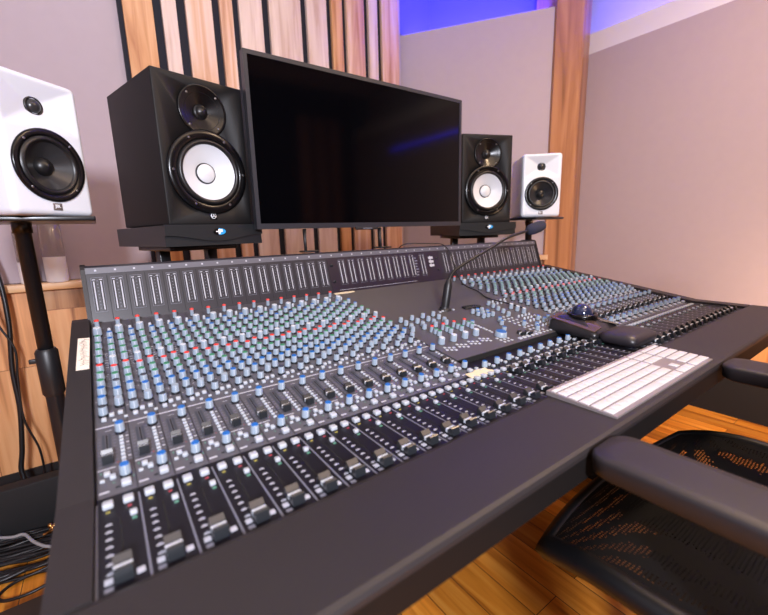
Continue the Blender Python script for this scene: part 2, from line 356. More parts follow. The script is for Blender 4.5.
# body, legs, armrest
b = MB().prism([(-6.6,-0.75),(0,-0.8),(15.5,-0.2),(18.0,1.0),(18.0,-3.5),(3,-3.5),(-3,-1.7),(-6.6,-1.3)], -0.2, E1+0.2, 'blackmatte')
cp('chassis', b)
for x in (3.0, 41.8):
    cp('leg', MB().box(-0.9, 0.9, -5, 5, 0, 16.5, 'blackmatte', 0.1).box(-1.2, 1.2, -6.5, 6.5, 0, 0.7, 'blackmatte', 0.1), (x, 8.5, FZ))
prof = [(-4.0,0.02),(-4.05,0.16),(-4.2,0.2),(-7.0,0.2),(-7.12,0.15),(-7.17,0.04),(-7.17,-.1),(-4.0,-0.1)]
cp('fascia', MB().prism([(-7.16,-.1),(-7.12,-1.0),(-6.4,-1.2),(-4,-1.0),(-4,-.1)], -0.86, E1+1.3, 'deskedge'))
cp('armrest', MB().prism(prof, -0.86, E1+1.3, 'desk'), label='dark padded armrest along the front')
def cheek(x0, x1):
    top = [(-4.02,0.2),(-0.2,0.22),(1.0,0.42),(15.2,2.62),(15.9,2.66),(16.3,2.4),(16.5,1.9)]
    pr = top+[(16.5,-2.6),(3,-2.8),(-4.02,-0.95)]
    return MB().prism(pr, x0, x1, 'desk')
cp('side_panel', cheek(-0.86, -0.04)); cp('side_panel', cheek(E1+0.04, E1+1.3))
# fader deck
b = MB().box(0, E1, -4.0, -0.02, -0.5, 0, 'deck'); b.box(16.0, 28.8, -0.02, 1.45, -0.5, 0, 'deck')
for i in range(46):
    x = min(i, E1)-0.02
    b.box(x, x+0.045, -4.0, -0.3, 0, 0.012, 'printdim')
for i in range(45):
    if i+1 > E1: break
    b.box(i+0.49, i+0.54, -3.7, -1.2, 0, 0.006, 'slot')
    for j in range(7): b.box(i+0.18, i+0.33, -1.42-j*0.31, -1.37-j*0.31, 0, 0.006, 'print'); b.box(i+.22, i+.3, -1.36-j*0.31, -1.32-j*0.31, 0, 0.006, 'printdim')
    b.box(i+0.14, i+0.3, -3.56, -3.4, 0, 0.02, 'print'); b.box(i+0.14, i+0.3, -3.8, -3.68, 0, 0.02, 'printdim'); b.box(i+0.74, i+0.9, -3.6, -3.44, 0, 0.02, 'print')
    b.box(i+0.2, i+0.3, -0.84, -0.79, 0, 0.02, 'btny'); b.box(i+0.7, i+0.8, -0.84, -0.79, 0, 0.02, 'btnr'); b.box(i+0.77, i+0.88, -1.5, -1.42, 0, 0.02, 'btnled')
cp('fader_deck', b)
# templates
def knob_me(cap, r=0.14, h=0.42, sk=0.17):
    m = MB(); m.lathe([(sk, 0), (sk, 0.07), (sk*0.93, 0.1)], 'skirt', 16, c0=False)
    m.lathe([(r*1.12, 0.1), (r*1.02, h-0.04), (r*0.92, h)], 'knob', 16, c0=False, c1=cap is None)
    if cap: m.lathe([(r*0.92, h), (r*0.84, h+.015)], 'cap_'+cap, 16, c0=False)
    m.box(-0.012, 0.012, -r*1.12, -r*0.8, 0.12, h-0.02, 'cap_white')
    return m
KT = {c: knob_me(c) for c in ('blue', 'green', 'red', 'dark', 'white')}
KT['plain'] = knob_me(None); KT['big'] = knob_me('white', 0.19, 0.5, 0.22); KT['mon'] = knob_me('blue', 0.36, 0.42, 0.4); KT['cls'] = knob_me('white', 0.15, 0.5, 0.18)
tp = MB(); tp.lathe([(0.13, 0), (0.13, 0.05)], 'skirt', 12, c0=False); tp.lathe([(0.12, 0.05), (0.115, 0.44)], 'knob', 12, c0=False); tp.lathe([(0.12, 0.44), (0.12, 0.5), (0.09, 0.52)], 'cap_red', 12, c0=False); KT['tip'] = tp
bb = MB().box(-0.13, 0.13, -0.13, 0.13, 0, 0.16, 'button', 0.04); KT['bbtn'] = bb
KT['btn'] = MB().box(-0.085, 0.085, -0.085, 0.085, 0, 0.13, 'button', 0.03)
KT['rbtn'] = MB().lathe([(0.09, 0), (0.085, 0.2), (0.05, 0.24)], 'button', 12, c0=False)
KT['sq'] = MB().box(-0.065, 0.065, -0.05, 0.05, 0, 0.08, 'button', 0.02)
def capme(wd, ln, h):
    m = MB()
    pr = [(-ln/2-0.03, 0.06), (-ln/2+0.03, h*0.92), (-ln/2+0.08, h), (-ln*0.18, h*0.72), (-0.03, h*0.62), (0.03, h*0.62), (ln*0.18, h*0.72), (ln/2-0.08, h), (ln/2-0.03, h*0.92), (ln/2+0.03, 0.06)]
    m.prism(pr, -wd/2, wd/2, 'fadercap'); 
    m.box(-wd/2-0.004, wd/2+0.004, -0.04, 0.04, h*0.3, h*0.67, 'cap_white'); m.prism([(0.05, h*.6), (ln*0.18, h*0.745), (ln/2-0.08, h*1.02), (ln/2-0.05, h*0.9), (ln*.2, h*.5)], -wd/2-.004, wd/2+.004, 'fadertop')
    m.box(-0.02, 0.02, -0.1, 0.1, -0.05, 0.08, 'slot')
    return m
KT['fader'] = capme(0.36, 0.62, 0.34); KT['sfader'] = capme(0.3, 0.46, 0.34)
ME = {k: v.mesh(k) for k, v in KT.items()}
items = {'knob': [], 'button': [], 'fader_cap': []}
def up(x, y, h=0.0): return (x, y, S*y-0.03+h)
def put(kind, tpl, x, y, deck=False):
    items[kind].append((tpl, (x, y, 0.0) if deck else up(x, y), 0 if deck else TA))
rnd = random.Random(3)
# channel strips
def strip(x, pb):
    for y, c in [(14.9,'tip'),(13.6,'big'),(12.55,'green'),(11.55,'green'),(10.65,'green'),(9.8,'green'),(8.75,'red'),(7.95,'green'),(7.2,'green'),(6.5,'blue'),(5.7,'blue'),(4.9,'dark')]:
        put('knob', c, x+0.3, y-0.25)
    for y, c in [(12.95,'blue'),(12.0,'blue'),(11.1,'green'),(10.3,'green'),(9.35,'cls'),(8.45,'red'),(7.65,'green'),(6.95,'dark'),(6.2,'blue'),(5.4,'plain')]:
        put('knob', c, x+0.83, y-0.25)
    put('button', 'rbtn', x+0.83, 13.8)
    put('knob', 'blue', x+0.75, 3.25); put('knob', 'blue', x+0.75, 0.78)
    for bx, by, k in [(0.3,4.25,'btn'),(0.55,4.5,'btn'),(0.83,4.55,'btn'),(0.62,4.1,'sq'),(0.98,4.2,'sq'),(0.28,1.0,'btn'),(0.15,0.75,'sq'),(0.42,0.8,'btn'),(0.74,0.35,'bbtn')]:
        put('button', k, x+bx, by)
    for j in range(8): put('button', 'sq', x+0.75, 2.9-j*0.21)
    fy = 1.75+rnd.choice([0, 0, 0, 0.05, -0.04]); put('fader_cap', 'sfader', x+0.33, fy)
    P = lambda x0, x1, y0, y1, k, h=0.012: pb.add([up(x+x0, y0, h), up(x+x1, y0, h), up(x+x1, y1, h), up(x+x0, y1, h)], [(0, 1, 2, 3)], k)
    P(0.31, 0.35, 1.6, 3.25, 'slot'); P(-0.015, 0.015, 0.05, 15.3, 'skirt'); P(0.02, 1.0, 3.75, 3.83, 'print', 0.02); P(0.03, 0.5, 1.3, 1.35, 'print')
    P(0.05, 0.3, 0.2, 0.28, 'print'); P(0.46, 0.56, 0.3, 0.36, 'slot'); P(0.3, 0.5, 3.5, 3.53, 'print')
    for j in range(9): P(0.06, 0.15, 1.5+j*0.2, 1.53+j*0.2, 'printdim'); P(0.87, 0.96, 1.5+j*0.2, 1.56+j*0.2, 'print' if j % 2 else 'printdim')
    for j, y in enumerate([10.6, 10.35, 10.1, 9.8, 9.5, 9.2, 8.95]): P(0.5, 0.63, y, y+0.05, 'print')
    for j in range(14):
        y = 5.1+j*0.72; P(0.44+0.02*(j % 3), 0.56, y, y+0.04, 'printdim'); P(0.08, 0.13, y+0.2, y+0.24, 'printdim'); P(0.6, 0.66, y+.34, y+0.38, 'printdim')
    for j in range(46):
        xx = rnd.choice([.06, .46, .52, .58, .62]); yy = 4.7+rnd.random()*10.2; ww = rnd.uniform(.03, .09)
        P(xx, xx+ww, yy, yy+.035, rnd.choice(['print', 'printdim']), 0.01)
    for j in range(10):
        yy = 1.5+j*.19; P(0.5, 0.6, yy, yy+.035, 'printdim')
    P(0.2, 0.27, 1.62, 3.3, 'cap_dark', 0.008); P(0.38, 0.45, 1.62, 3.3, 'cap_dark', 0.008)
    P(0.1, 0.14, 1.1, 1.2, 'btnled'); P(0.4, 0.45, 0.55, 0.6, 'btnled'); P(0.92, 0.96, 0.6, 0.66, 'btnled'); P(0.56, 0.6, 1.5, 1.56, 'btnr')
def bank(x0, name):
    pb = MB(); y0, y1 = 0.0, 15.6
    pb.add([(x0, y0, -0.45), (x0+16, y0, -0.45), (x0+16, y1, S*y1-0.5), (x0, y1, S*y1-0.5), up(x0, y0), up(x0+16, y0), up(x0+16, y1), up(x0, y1)],
           [(0,3,2,1),(4,5,6,7),(0,1,5,4),(1,2,6,5),(2,3,7,6),(3,0,4,7)], 'panel')
    for i in range(16): strip(x0+i, pb)
    cp(name, pb)
bank(0.0, 'channel_panel'); bank(28.8, 'channel_panel')
# centre section
pb = MB(); x0, x1, y0, y1 = 16.0, 28.8, 1.5, 15.6
pb.add([(x0, y0, 0.0), (x1, y0, 0.0), (x1, y1, S*y1-0.5), (x0, y1, S*y1-0.5), up(x0, y0, .1), up(x1, y0, .1), up(x1, y1), up(x0, y1)],
       [(0,3,2,1),(4,5,6,7),(0,1,5,4),(1,2,6,5),(2,3,7,6),(3,0,4,7)], 'panelplain')
pb.box(16.0, 28.8, 1.44, 1.5, 0.0, .27, 'slot')
Pq = lambda xa, xb, ya, yb, k: pb.add([up(xa, ya, .03), up(xb, ya, .03), up(xb, yb, .03), up(xa, yb, .03)], [(0, 1, 2, 3)], k)
for x in (16.1, 17.2, 18.2, 19.2, 20.2, 22.6, 25.6): Pq(x, x+0.03, 1.7, 8.2, 'skirt')
Pq(16.1, 28.7, 8.3, 8.34, 'skirt')
for i in range(4):
    xs = 16.8+i*0.98
    for y, dx in [(7.8, .06), (7.15, 0), (6.55, -.05)]:
        put('knob', 'plain', xs+dx, y-.2)
    put('knob', 'plain', xs-.3, 6.1-.2)
    xs = 17.6+i*0.99
    put('knob', 'tip', xs, 5.35); put('knob', 'green', xs, 4.95); put('knob', 'green', xs-.02, 4.6)
    put('knob', 'big', 16.8+i*1.0, 3.6)
    for j in range(3):
        put('button', 'btn', 16.55+i*1.0+j*.24, 3.05-j*.12); put('button', 'btn', 16.45+i*1.0+j*.24, 2.75-j*.12)
    Pq(16.3+i*1.0, 16.9+i*1.0, 2.15, 2.22, 'print'); Pq(16.3+i*1.0, 16.8+i*1.0, 5.75, 5.79, 'print')
put('knob', 'mon', 21.2, 2.75); put('knob', 'blue', 22.1, 3.2); put('knob', 'blue', 21.0, 5.0)
for i in range(10): put('button', 'btn', 21.25-(i % 2)*.05, 5.6-i*0.24)
for i in range(9): put('button', 'btn', 20.6+(i % 3)*.35, 1.95-(i//3)*-.3)
for i in range(6): put('button', 'sq', 20.4+(i % 2)*.4, 4.3-(i//2)*.4)
for i in range(3):
    for j in range(3): put('knob', 'blue' if (i+j) % 2 else 'plain', 22.95+j*.5, 6.7-i*.52)
for i in range(5): put('knob', 'plain', 25.8-i*.18, 7.6-i*.62)
for i in range(3): put('knob', 'cls', 26.8-.02*i, 6.2-i*.6)
for i in range(8):
    for j in range(3): put('button', 'btn', 24.1+j*.42, 5.1-i*.42)
for i in range(5):
    for j in range(4): put('button', 'rbtn', 25.6+j*.42, 4.6-i*.5)
for x, y in [(24.4, 3.3), (25.0, 2.7), (24.5, 2.3), (26.5, 3.6), (26.5, 3.1), (26.6, 2.6), (27.3, 3.3), (27.9, 3.1), (23.4, 4.6), (23.0, 4.1)]: put('knob', 'blue', x, y)
for i in range(6): put('button', 'bbtn', 22.0+i*.42, 1.85); put('button', 'btn', 24.6+i*.4, 1.85)
for i in range(9): put('button', 'rbtn', 26.3+(i % 5)*.5, 8.0-(i//5)*.5)
for i in range(5): put('button', 'btn', 20.9+i*.34, 8.0+.1*(i % 2))
put('fader_cap', 'sfader', 22.7, 2.3); put('fader_cap', 'sfader', 23.2, 2.1)
cp('centre_panel', pb, label='plain dark centre panel between the channel banks')
# deck controls
for i in range(44):
    x = i; put('button', 'bbtn', x+0.26, -0.56, True); put('button', 'bbtn', x+0.74, -0.56, True)
    put('button', 'btn', x+0.82, -1.28, True)
    centre = 17 <= i < 28
    put('fader_cap', 'fader', x+0.51, -1.12 if centre else -3.42+rnd.choice([0, 0, 0, .03, -.03]), True)
    if 16 <= i < 28:
        put('knob', 'blue', x+0.75, 0.25, True); put('button', 'btn', x+0.28, 0.1, True); put('button', 'btn', x+0.28, 0.4, True)
camp = Vector((1.014, -12.907, 7.285))
rest_names = {'knob': 'knobs', 'button': 'buttons', 'fader_cap': 'fader_caps'}
for kind, L in items.items():
    L.sort(key=lambda a: (Vector(a[1])-camp).length)
    for tpl, at, rx in L[:100]: cp(kind, ME[tpl], at, (rx, 0, 0))
    if len(L) > 100:
        mb = MB()
        for tpl, at, rx in L[100:]: mb.merge(KT[tpl], T(*at) @ RX(rx))
        o = cp(rest_names[kind], mb); o['kind'] = 'stuff'
# meter bridge
BS = 0.325; BA = -math.atan(BS)      # leans back from the vertical
by = lambda z: 15.8+(z-3.03)*BS
BX0, BX1 = -0.12, 45.3
pr = [(by(2.1), 2.1), (by(5.2), 5.2), (by(5.25)+.03, 5.28), (by(5.6)+.02, 5.58), (by(5.6)+.15, 5.68), (18.3, 5.62), (18.5, 5.4), (18.0, 0.4), (15.6, 0.4)]
bridge = cp('meter_bridge', MB().prism(pr, BX0+.2, BX1-.2, 'bridge'), label='raised meter bridge along the back')
def cp_b(name, me, at=(0, 0, 0), rot=None, label=None):
    o = part(name, me, bridge, at, rot)
    if label: o['label'] = label
    return o
pr2 = [(by(1.7)-.1, 1.7), (by(5.55)-.12, 5.5), (by(5.6)+.02, 5.68), (by(5.6)+.3, 5.75), (18.5, 5.7), (18.7, 5.4), (18.2, 0.3), (15.4, 0.3)]
for x in (BX0, BX1-.2): cp_b('end_cap', MB().prism(pr2, x, x+.22, 'desk'))
def face(x0, x1, z0, z1, k, off, mb, ox=0, oz=0):
    mb.add([(x0, by(z0)-off, z0), (x1, by(z0)-off, z0), (x1, by(z1)-off, z1), (x0, by(z1)-off, z1)], [(0, 1, 2, 3)], k); return mb
b = MB(); face(BX0+.2, BX1-.2, 5.22, 5.57, 'rail', 0.03, b)
for i in range(45): face(.55+i, .66+i, 5.36, 5.46, 'print', 0.04, b)
cp_b('top_rail', b)
b = MB(); face(16.1, 28.6, 2.4, 5.2, 'bridgemid', 0.012, b)
face(16.8, 25.2, 2.55, 2.57, 'print', 0.02, b)
for i in list(range(1, 17))+list(range(29, 45)):
    x = i+0.12-(0.0 if i < 20 else -.3); face(x, x+0.025, 2.5, 5.1, 'slot', 0.02, b)
for j in range(7): face(25.35, 25.6+.06*(j % 3), 3.05+j*.26, 3.15+j*.26, 'printdim', 0.02, b)
cp_b('bridge_face', b)
m = MB()
def q(x0, x1, z0, z1, k, off=0.03):
    m.add([(x0, (z0)*BS-off, z0), (x1, z0*BS-off, z0), (x1, z1*BS-off, z1), (x0, z1*BS-off, z1)], [(0, 1, 2, 3)], k)
for x in (-.31, .29): q(x, x+.02, 0, 2.02, 'printdim', .03)
q(-.31, .31, 0, .02, 'printdim'); q(-.31, .31, 2.0, 2.02, 'printdim')
q(-.21, -.14, .12, 1.8, 'print', .04); q(.14, .21, .12, 1.8, 'print', .04); q(-.25, -.1, .1, 1.83, 'slot', .035); q(.1, .25, .1, 1.83, 'slot', .035)
for j in range(9): q(-.03, .03, .2+j*.2, .24+j*.2, 'printdim', .04)
for x in (-.25, .1): q(x, x+.15, 1.87, 1.92, 'print', .04)
mm = m.mesh('level_meter')
for x in [0.62+i for i in range(16)]+[17.4+i*.95 for i in range(9)]+[26.35]+[29.4+i for i in range(16)]:
    cp_b('level_meter', mm, (x, by(2.98), 2.98))
for x, z in [(16.45, 4.6), (16.45, 3.3), (28.2, 4.5), (28.2, 3.4)]:
    cp_b('screw', MB().lathe([(0.14, 0), (0.14, 0.06), (0.08, 0.09)], 'skirt', 12), (x, by(z)-.02, z), (math.pi/2+BA*-1, 0, 0))
b = MB()
for j in range(3):
    z = 3.75+j*.36; face(27.15, 27.75, z, z+.22, 'print', .03, b); face(27.32, 27.42, z-.05, z+.3, 'print', .031, b)
cp_b('emblem', b, label='white three-bar emblem')
# ================================================================ things on the console
# paper label on the left side panel
b = MB(); n = 8
pts = [(-.58,-2.0),(-.1,-2.05),(-.06,1.9),(-.55,2.0)]
b.prism(pts, 0, 0.02, 'paper', axis='Z')
rr = random.Random(5)
for j in range(16):
    y = -1.6+j*.21; x = -.5+rr.random()*.1
    b.tube([(x, y, .025), (x+.14, y+.08, .025), (x+.1, y+.16, .025), (x+.25+.08*rr.random(), y+.05, .025)], .011, 'ink', 4)
b.v = [(x, y*math.cos(TA)-z*math.sin(TA), y*math.sin(TA)+z*math.cos(TA)) for x, y, z in b.v]
solo('paper_label', b, (0.02, 10.5, 0.42+(10.5-1)*(2.2/14.2)+0.01), 'torn paper label with handwriting stuck on the left end of the console', 'label')
def strip_tape(name, pts, at, ax, label, k='tape', h=0.03):
    b = MB().prism(pts, 0, h, k, axis='Z'); b.v = [(x, y*math.cos(ax)-z*math.sin(ax), y*math.sin(ax)+z*math.cos(ax)) for x, y, z in b.v]
    return solo(name, b, at, label, 'tape')
strip_tape('masking_tape', [(-.95,-.18),(.2,-.22),(.95,-.1),(1.0,.15),(.1,.2),(-.9,.14)], (17.0, 15.3, up(0, 15.3, .02)[2]), TA, 'torn strip of masking tape under the meter bridge, above the centre panel')
strip_tape('masking_tape', [(-.75,-.3),(.2,-.38),(1.0,-.3),(.8,0),(.9,.25),(.2,.35),(-.1,.2),(-.6,.25)], (15.75, -.12, 0.06), 0, 'crumpled cream tape at the inner front corner of the left channel bank', h=0.05)
# small black remote on the centre panel
b = MB().box(-.8, .8, -.26, .26, 0, .2, 'black', .06).box(-.7, .4, -.18, .18, .2, .215, 'gloss')
o = solo('remote_control', b, (24.0, 7.75, up(0, 7.75, .02)[2]), 'small flat black remote lying behind the cluster of blue knobs', 'remote control', yaw=-.15); o.rotation_euler = (TA, 0, -.15)

# talkback microphone
mz = up(0, 8.35)[2]
t = thing('gooseneck_microphone', (21.7, 8.35, mz), 0, 'black gooseneck talkback microphone arching up from the centre panel', 'microphone')
part('base', MB().lathe([(.5, 0), (.5, .08), (.36, .14), (.36, .3)], 'skirt', 20), t)
part('body', MB().lathe([(.3, .05), (.32, .3), (.32, 1.9), (.26, 2.15), (.15, 2.4)], 'black', 20), t, rot=(0, math.radians(11), 0))
pn = [(.42, 0, 2.1), (.75, 0, 3.0), (1.4, 0, 3.1+.05), (2.7, 0, 3.75+.2), (5.0, 0, 4.45), (6.9, 0, 5.15), (8.2, 0, 5.42), (10.2, 0, 5.75)]
pn = [(.42, 0, 2.1), (.6, 0, 2.5), (1.2, 0, 3.0), (2.7, 0, 3.6), (5.0, 0, 4.4), (6.9, 0, 5.1), (8.2, 0, 5.42), (10.2, 0, 5.75)]
part('gooseneck', MB().tube(smoothpath(pn, 6), .12, 'rubber', 10), t)
m = MB().lathe([(.12, -.1), (.33, 0), (.46, .3), (.5, .8), (.5, 1.6), (.42, 2.1), (.2, 2.35)], 'foam', 20)
part('foam_windshield', m, t, (10.1, 0, 5.72), (0, math.radians(78), 0))

# thin cable from behind the bridge to the microphone and across the panel
cab = [(25.0, 18.9, 5.0), (25.4, 17.8, 5.95), (27.6, 16.75, 5.95), (29.3, 16.3, 5.72), (30.0, 15.8, 4.4), (29.6, 14.6, 2.75), (28.2, 12.4, 2.15), (28.0, 10.6, 1.78), (27.2, 8.9, 1.5), (27.3, 7.2, 1.3), (27.6, 5.6, 1.05)]
solo('thin_cable', MB().tube(smoothpath(cab, 8), .055, 'cable', 6), (0, 0, 0), 'thin black cable looping over the meter bridge and across the centre panel', 'cable')

# keyboard
KL, KD = 10.47, 2.87
t = thing('computer_keyboard', (15.75+KL/2, -6.82+KD/2, 0.205), 0, 'white wireless computer keyboard with metal frame on the front armrest', 'keyboard')
part('frame', MB().prism([(-KD/2,0),(KD/2,0),(KD/2,.2),(-KD/2,.08)], -KL/2, KL/2, 'alu'), t, label_ := (0, 0, 0))
ks = []
rows = [[1]*14+[-.15]+[1]*3+[-.15]+[1]*4]
k = KL/22.35
def rowx(spec):
    x = 0.12; out = []
    for s_ in spec:
        if s_ > 0: out.append((x, s_)); x += s_
        else: x -= s_
    return out
g = -.2
R_ = [([1.5,1,1,1,1,1,1,1,1,1,1,1,1,1.45-.0], 0.62), ([1]*13+[2-.1], 1), ([1.5]+[1]*12+[1.4], 1), ([1.75]+[1]*11+[2.15], 1), ([2.25]+[1]*10+[2.65], 1), ([1,1.2,1.2,1.4,5.4,1.4,1.2,1,1.1], 1)]
def norm(sp, wd): 
    f = wd/sum(sp); return [a*f for a in sp]
ypos = 0.12; hk = (KD-.24)/5.62
zsl = lambda y: .08+(y+KD/2)/KD*.12
kid = 0
for ri, (sp, hh) in enumerate(R_):
    y1 = KD/2-.12-ypos+.12; y0 = y1-hh*hk; ypos += hh*hk
    cells = []
    x = .12
    for s_ in norm(sp, 14.7): cells.append((x, s_)); x += s_
    x = .12+14.7+.3
    if ri in (0, 1, 2): cells += [(x+i, 1) for i in range(3)]
    elif ri == 4: cells += [(x+1, 1)]
    elif ri == 5: cells += [(x+i, 1) for i in range(3)]
    x = .12+14.7+.3+3+.3
    if ri == 5: cells += [(x, 2-0), (x+2, 1)]
    elif ri == 4: cells += [(x+i, 1) for i in range(3)]+[(x+3, 1)]
    else: cells += [(x+i, 1) for i in range(4)]
    if ri == 5: cells[-1] = (x+2, 1); cells.append((x+3, 1))
    for (cx, s_) in cells:
        xa = cx*k-KL/2; xb = (cx+s_)*k-KL/2
        m = MB().box(-(xb-xa)/2+.018, (xb-xa)/2-.018, -(y1-y0)/2+.045, (y1-y0)/2-.045, 0, .05, 'keywhite', .02)
        ks.append(((xa+xb)/2, (y0+y1)/2, m))
ks.sort(key=lambda a: -a[1]*0+(a[0]))
for (x, y, m) in ks[:100]: part('key', m, t, (x, y, zsl(y)), (math.atan(.12/KD), 0, 0))
mb = MB()
for (x, y, m) in ks[100:]: mb.merge(m, T(x, y, zsl(y)) @ RX(math.atan(.12/KD)))
if ks[100:]: o = part('keys', mb, t); o['kind'] = 'stuff'

# trackball: body, ball, scroll ring, wrist rest
t = thing('trackball', (27.1, -.2, 0.18), 0, 'black trackball mouse with big blue ball and padded wrist rest', 'trackball')
def loft(secs, k, cap=True):
    """secs = list of closed loops of equal length"""
    n = len(secs[0]); vs = [p for s_ in secs for p in s_]; fs = []
    for j in range(len(secs)-1):
        for i in range(n): fs.append((j*n+i, j*n+(i+1) % n, (j+1)*n+(i+1) % n, (j+1)*n+i))
    if cap: fs += [tuple(range(n-1, -1, -1)), tuple(range((len(secs)-1)*n, len(secs)*n))]
    return MB().add(vs, fs, k, True)
def rrect(w_, d_, r, z, cx=0, cy=0, n=6, zf=None):
    out = []
    for sx, sy, a0 in ((1, 1, 0), (-1, 1, 90), (-1, -1, 180), (1, -1, 270)):
        for i in range(n+1):
            a = math.radians(a0+90*i/n); x = cx+sx*(w_/2-r)+r*math.cos(a); y = cy+sy*(d_/2-r)+r*math.sin(a)
            out.append((x, y, z if zf is None else zf(x, y, z)))
    return out
zt = lambda x, y, z: z*(.45+.55*min(1, max(0, (y+1.7)/3.0)))
sec = [rrect(3.3, 3.4, .35, 0, 0, .7), rrect(3.3, 3.4, .35, .35, 0, .7), rrect(3.1, 3.2, .35, .8, 0, .75, zf=zt), rrect(2.6, 2.7, .4, 1.08, 0, .75, zf=zt), rrect(1.7, 1.8, .5, 1.2, 0, .9, zf=zt)]
part('body', loft(sec, 'tbblack'), t)
for sx in (-1, 1):
    pl = [(sx*.62, 2.1), (sx*1.55, 2.2), (sx*1.6, -.85), (sx*.95, -.95), (sx*.35, -.2)]
    if sx < 0: pl = pl[::-1]
    m = MB(); zz = lambda x, y: 1.16*(.45+.55*max(0, min(1, (y+1.7)/3.0)))-.34*max(0, abs(x)-.9)
    m.add([(x, y, zz(x, y)+.02) for x, y in pl]+[(x, y, zz(x, y)+.1) for x, y in pl], [tuple(range(4, -1, -1)), tuple(range(5, 10))]+[(i, (i+1) % 5, 5+(i+1) % 5, 5+i) for i in range(5)], 'tbreflect')
    part('button', m, t)
part('scroll_ring', MB().lathe([(.78, .9), (.98, 1.0), (.98, 1.24), (.86, 1.32), (.76, 1.28), (.72, .95)], 'gloss', 32, c0=False, c1=False), t, (0, .85, 0))
sp = [(.7*math.sin(math.pi*i/14), -.7*math.cos(math.pi*i/14)) for i in range(15)]; sp[0] = (.01, -.7); sp[-1] = (.01, .7)
part('ball', MB().lathe(sp, 'ball', 32), t, (0, .85, 1.22))
sec = [rrect(3.2, 2.1, .4, 0, .1, -2.1), rrect(3.3, 2.2, .4, .25, .1, -2.1), rrect(3.2, 2.1, .45, .48, .1, -2.1), rrect(2.7, 1.6, .5, .62, .1, -2.05), rrect(1.5, .8, .38, .66, .1, -2.0)]
part('wrist_rest', loft(sec, 'wrist'), t)

# ================================================================ speakers, stands, screen
def bore(o, holes, depth):
    """cut round holes (x, z, radius) into the front of a cabinet"""
    for (x, z, r) in holes:
        m = MB().lathe([(r, -.5), (r, depth)], 'blackmatte', 48, xf=T(x, 0, z) @ RX(-math.pi/2)); c = bpy.data.objects.new('cutter', m.mesh('cutter')); C.objects.link(c)
        pc = o.parent; o.parent = None; mw = o.matrix_basis.copy(); o.matrix_basis = Matrix.Identity(4)
        md = o.modifiers.new('bore', 'BOOLEAN'); md.operation = 'DIFFERENCE'; md.object = c; md.solver = 'EXACT'
        bpy.context.view_layer.update()
        me = bpy.data.meshes.new_from_object(o.evaluated_get(bpy.context.evaluated_depsgraph_get()))
        o.modifiers.clear(); o.data = me; o.parent = pc; o.matrix_basis = mw; bpy.data.objects.remove(c)
def cone(prof, k, xf=None, seg=40):
    return MB().lathe(prof, k, seg, c0=False, c1=False)
FR = (math.pi/2, 0, 0)            # lathe Z -> -Y (towards the front)
def black_speaker(at, yw, label):
    t = thing('studio_monitor', at, yw, label, 'speaker', 'black studio monitors beside the screen')
    w_, h, d = 6.25, 9.75, 8.35
    cb = part('cabinet', MB().box(-w_/2, w_/2, 0, d, 0, h, 'spkblack', .1), t)
    zt_, zw = 7.66, 3.6
    bore(cb, [(0, zw, 2.1), (0, zt_, 1.2)], 1.6)
    wg = part('tweeter_waveguide', MB().lathe([(1.68, 0), (1.68, .08), (1.6, .12), (1.5, .08), (1.0, -.1), (.6, -.26), (.45, -.32)], 'gloss', 48, c0=False, c1=False), t, (0, -.02, zt_), FR)
    tw = part('tweeter_dome', MB().lathe([(.5, -.35), (.48, -.25), (.4, -.25), (.36, -.15), (.22, -.02), (.03, .03)], 'rubber', 32, c0=False), t, (0, -.02, zt_), FR)
    sm = MB().lathe([(.09, 0), (.09, .06), (.05, .08)], 'metal', 10).mesh('screw')
    for i in range(4):
        a = math.radians(45+90*i); part('screw', sm, wg, (1.42*math.cos(a), 1.42*math.sin(a), .03))
    wr = part('woofer_ring', MB().lathe([(2.84, 0), (2.84, .1), (2.74, .2), (2.3, .2), (2.22, .12), (2.15, .0)], 'gloss', 56, c0=False, c1=False), t, (0, -.02, zw), FR)
    part('surround', MB().lathe([(2.22, .1), (2.15, .28), (2.02, .32), (1.9, .26), (1.84, .05)], 'rubber', 56, c0=False, c1=False), t, (0, -.02, zw), FR)
    cn = part('cone', MB().lathe([(1.92, .1), (1.8, .02), (1.3, -.3), (.66, -.62)], 'conewhite', 56, c0=False, c1=False), t, (0, -.1, zw), FR)
    cn['label'] = 'white cone'; part('dust_cap', MB().lathe([(.7, -.62), (.66, -.52), (.62, -.48), (.4, -.36), (.03, -.3)], 'conegrey', 40, c0=False).lathe([(.73, -.6), (.7, -.5), (.64, -.49)], 'rubber', 40, c0=False, c1=False), cn)
    sm = MB().lathe([(.1, 0), (.1, .05), (.06, .08)], 'metal', 10).mesh('screw')
    for i in range(6):
        a = math.radians(60*i); part('screw', sm, wr, (2.5*math.cos(a), 2.5*math.sin(a), .18))
    m = MB().lathe([(.2, .02), (.2, .05), (.16, .06)], 'logowhite', 24).lathe([(.16, .06), (.15, .07)], 'spkblack', 24, c0=False)
    for i in range(3): m.box(-.02, .02, 0, .15, .07, .085, 'logowhite', xf=RZ(math.radians(120*i)))
    m.box(-.26, .26, -.26, .26, 0, .02, 'gloss')
    part('badge', m, t, (0, 0, .62), FR)
    return t
black_speaker((8.01, 18.03, 8.07), math.radians(14.3), 'large black studio monitor with white cone left of the screen')
black_speaker((38.29, 18.51, 7.94), math.radians(-21.2), 'black studio monitor with white cone right of the screen')
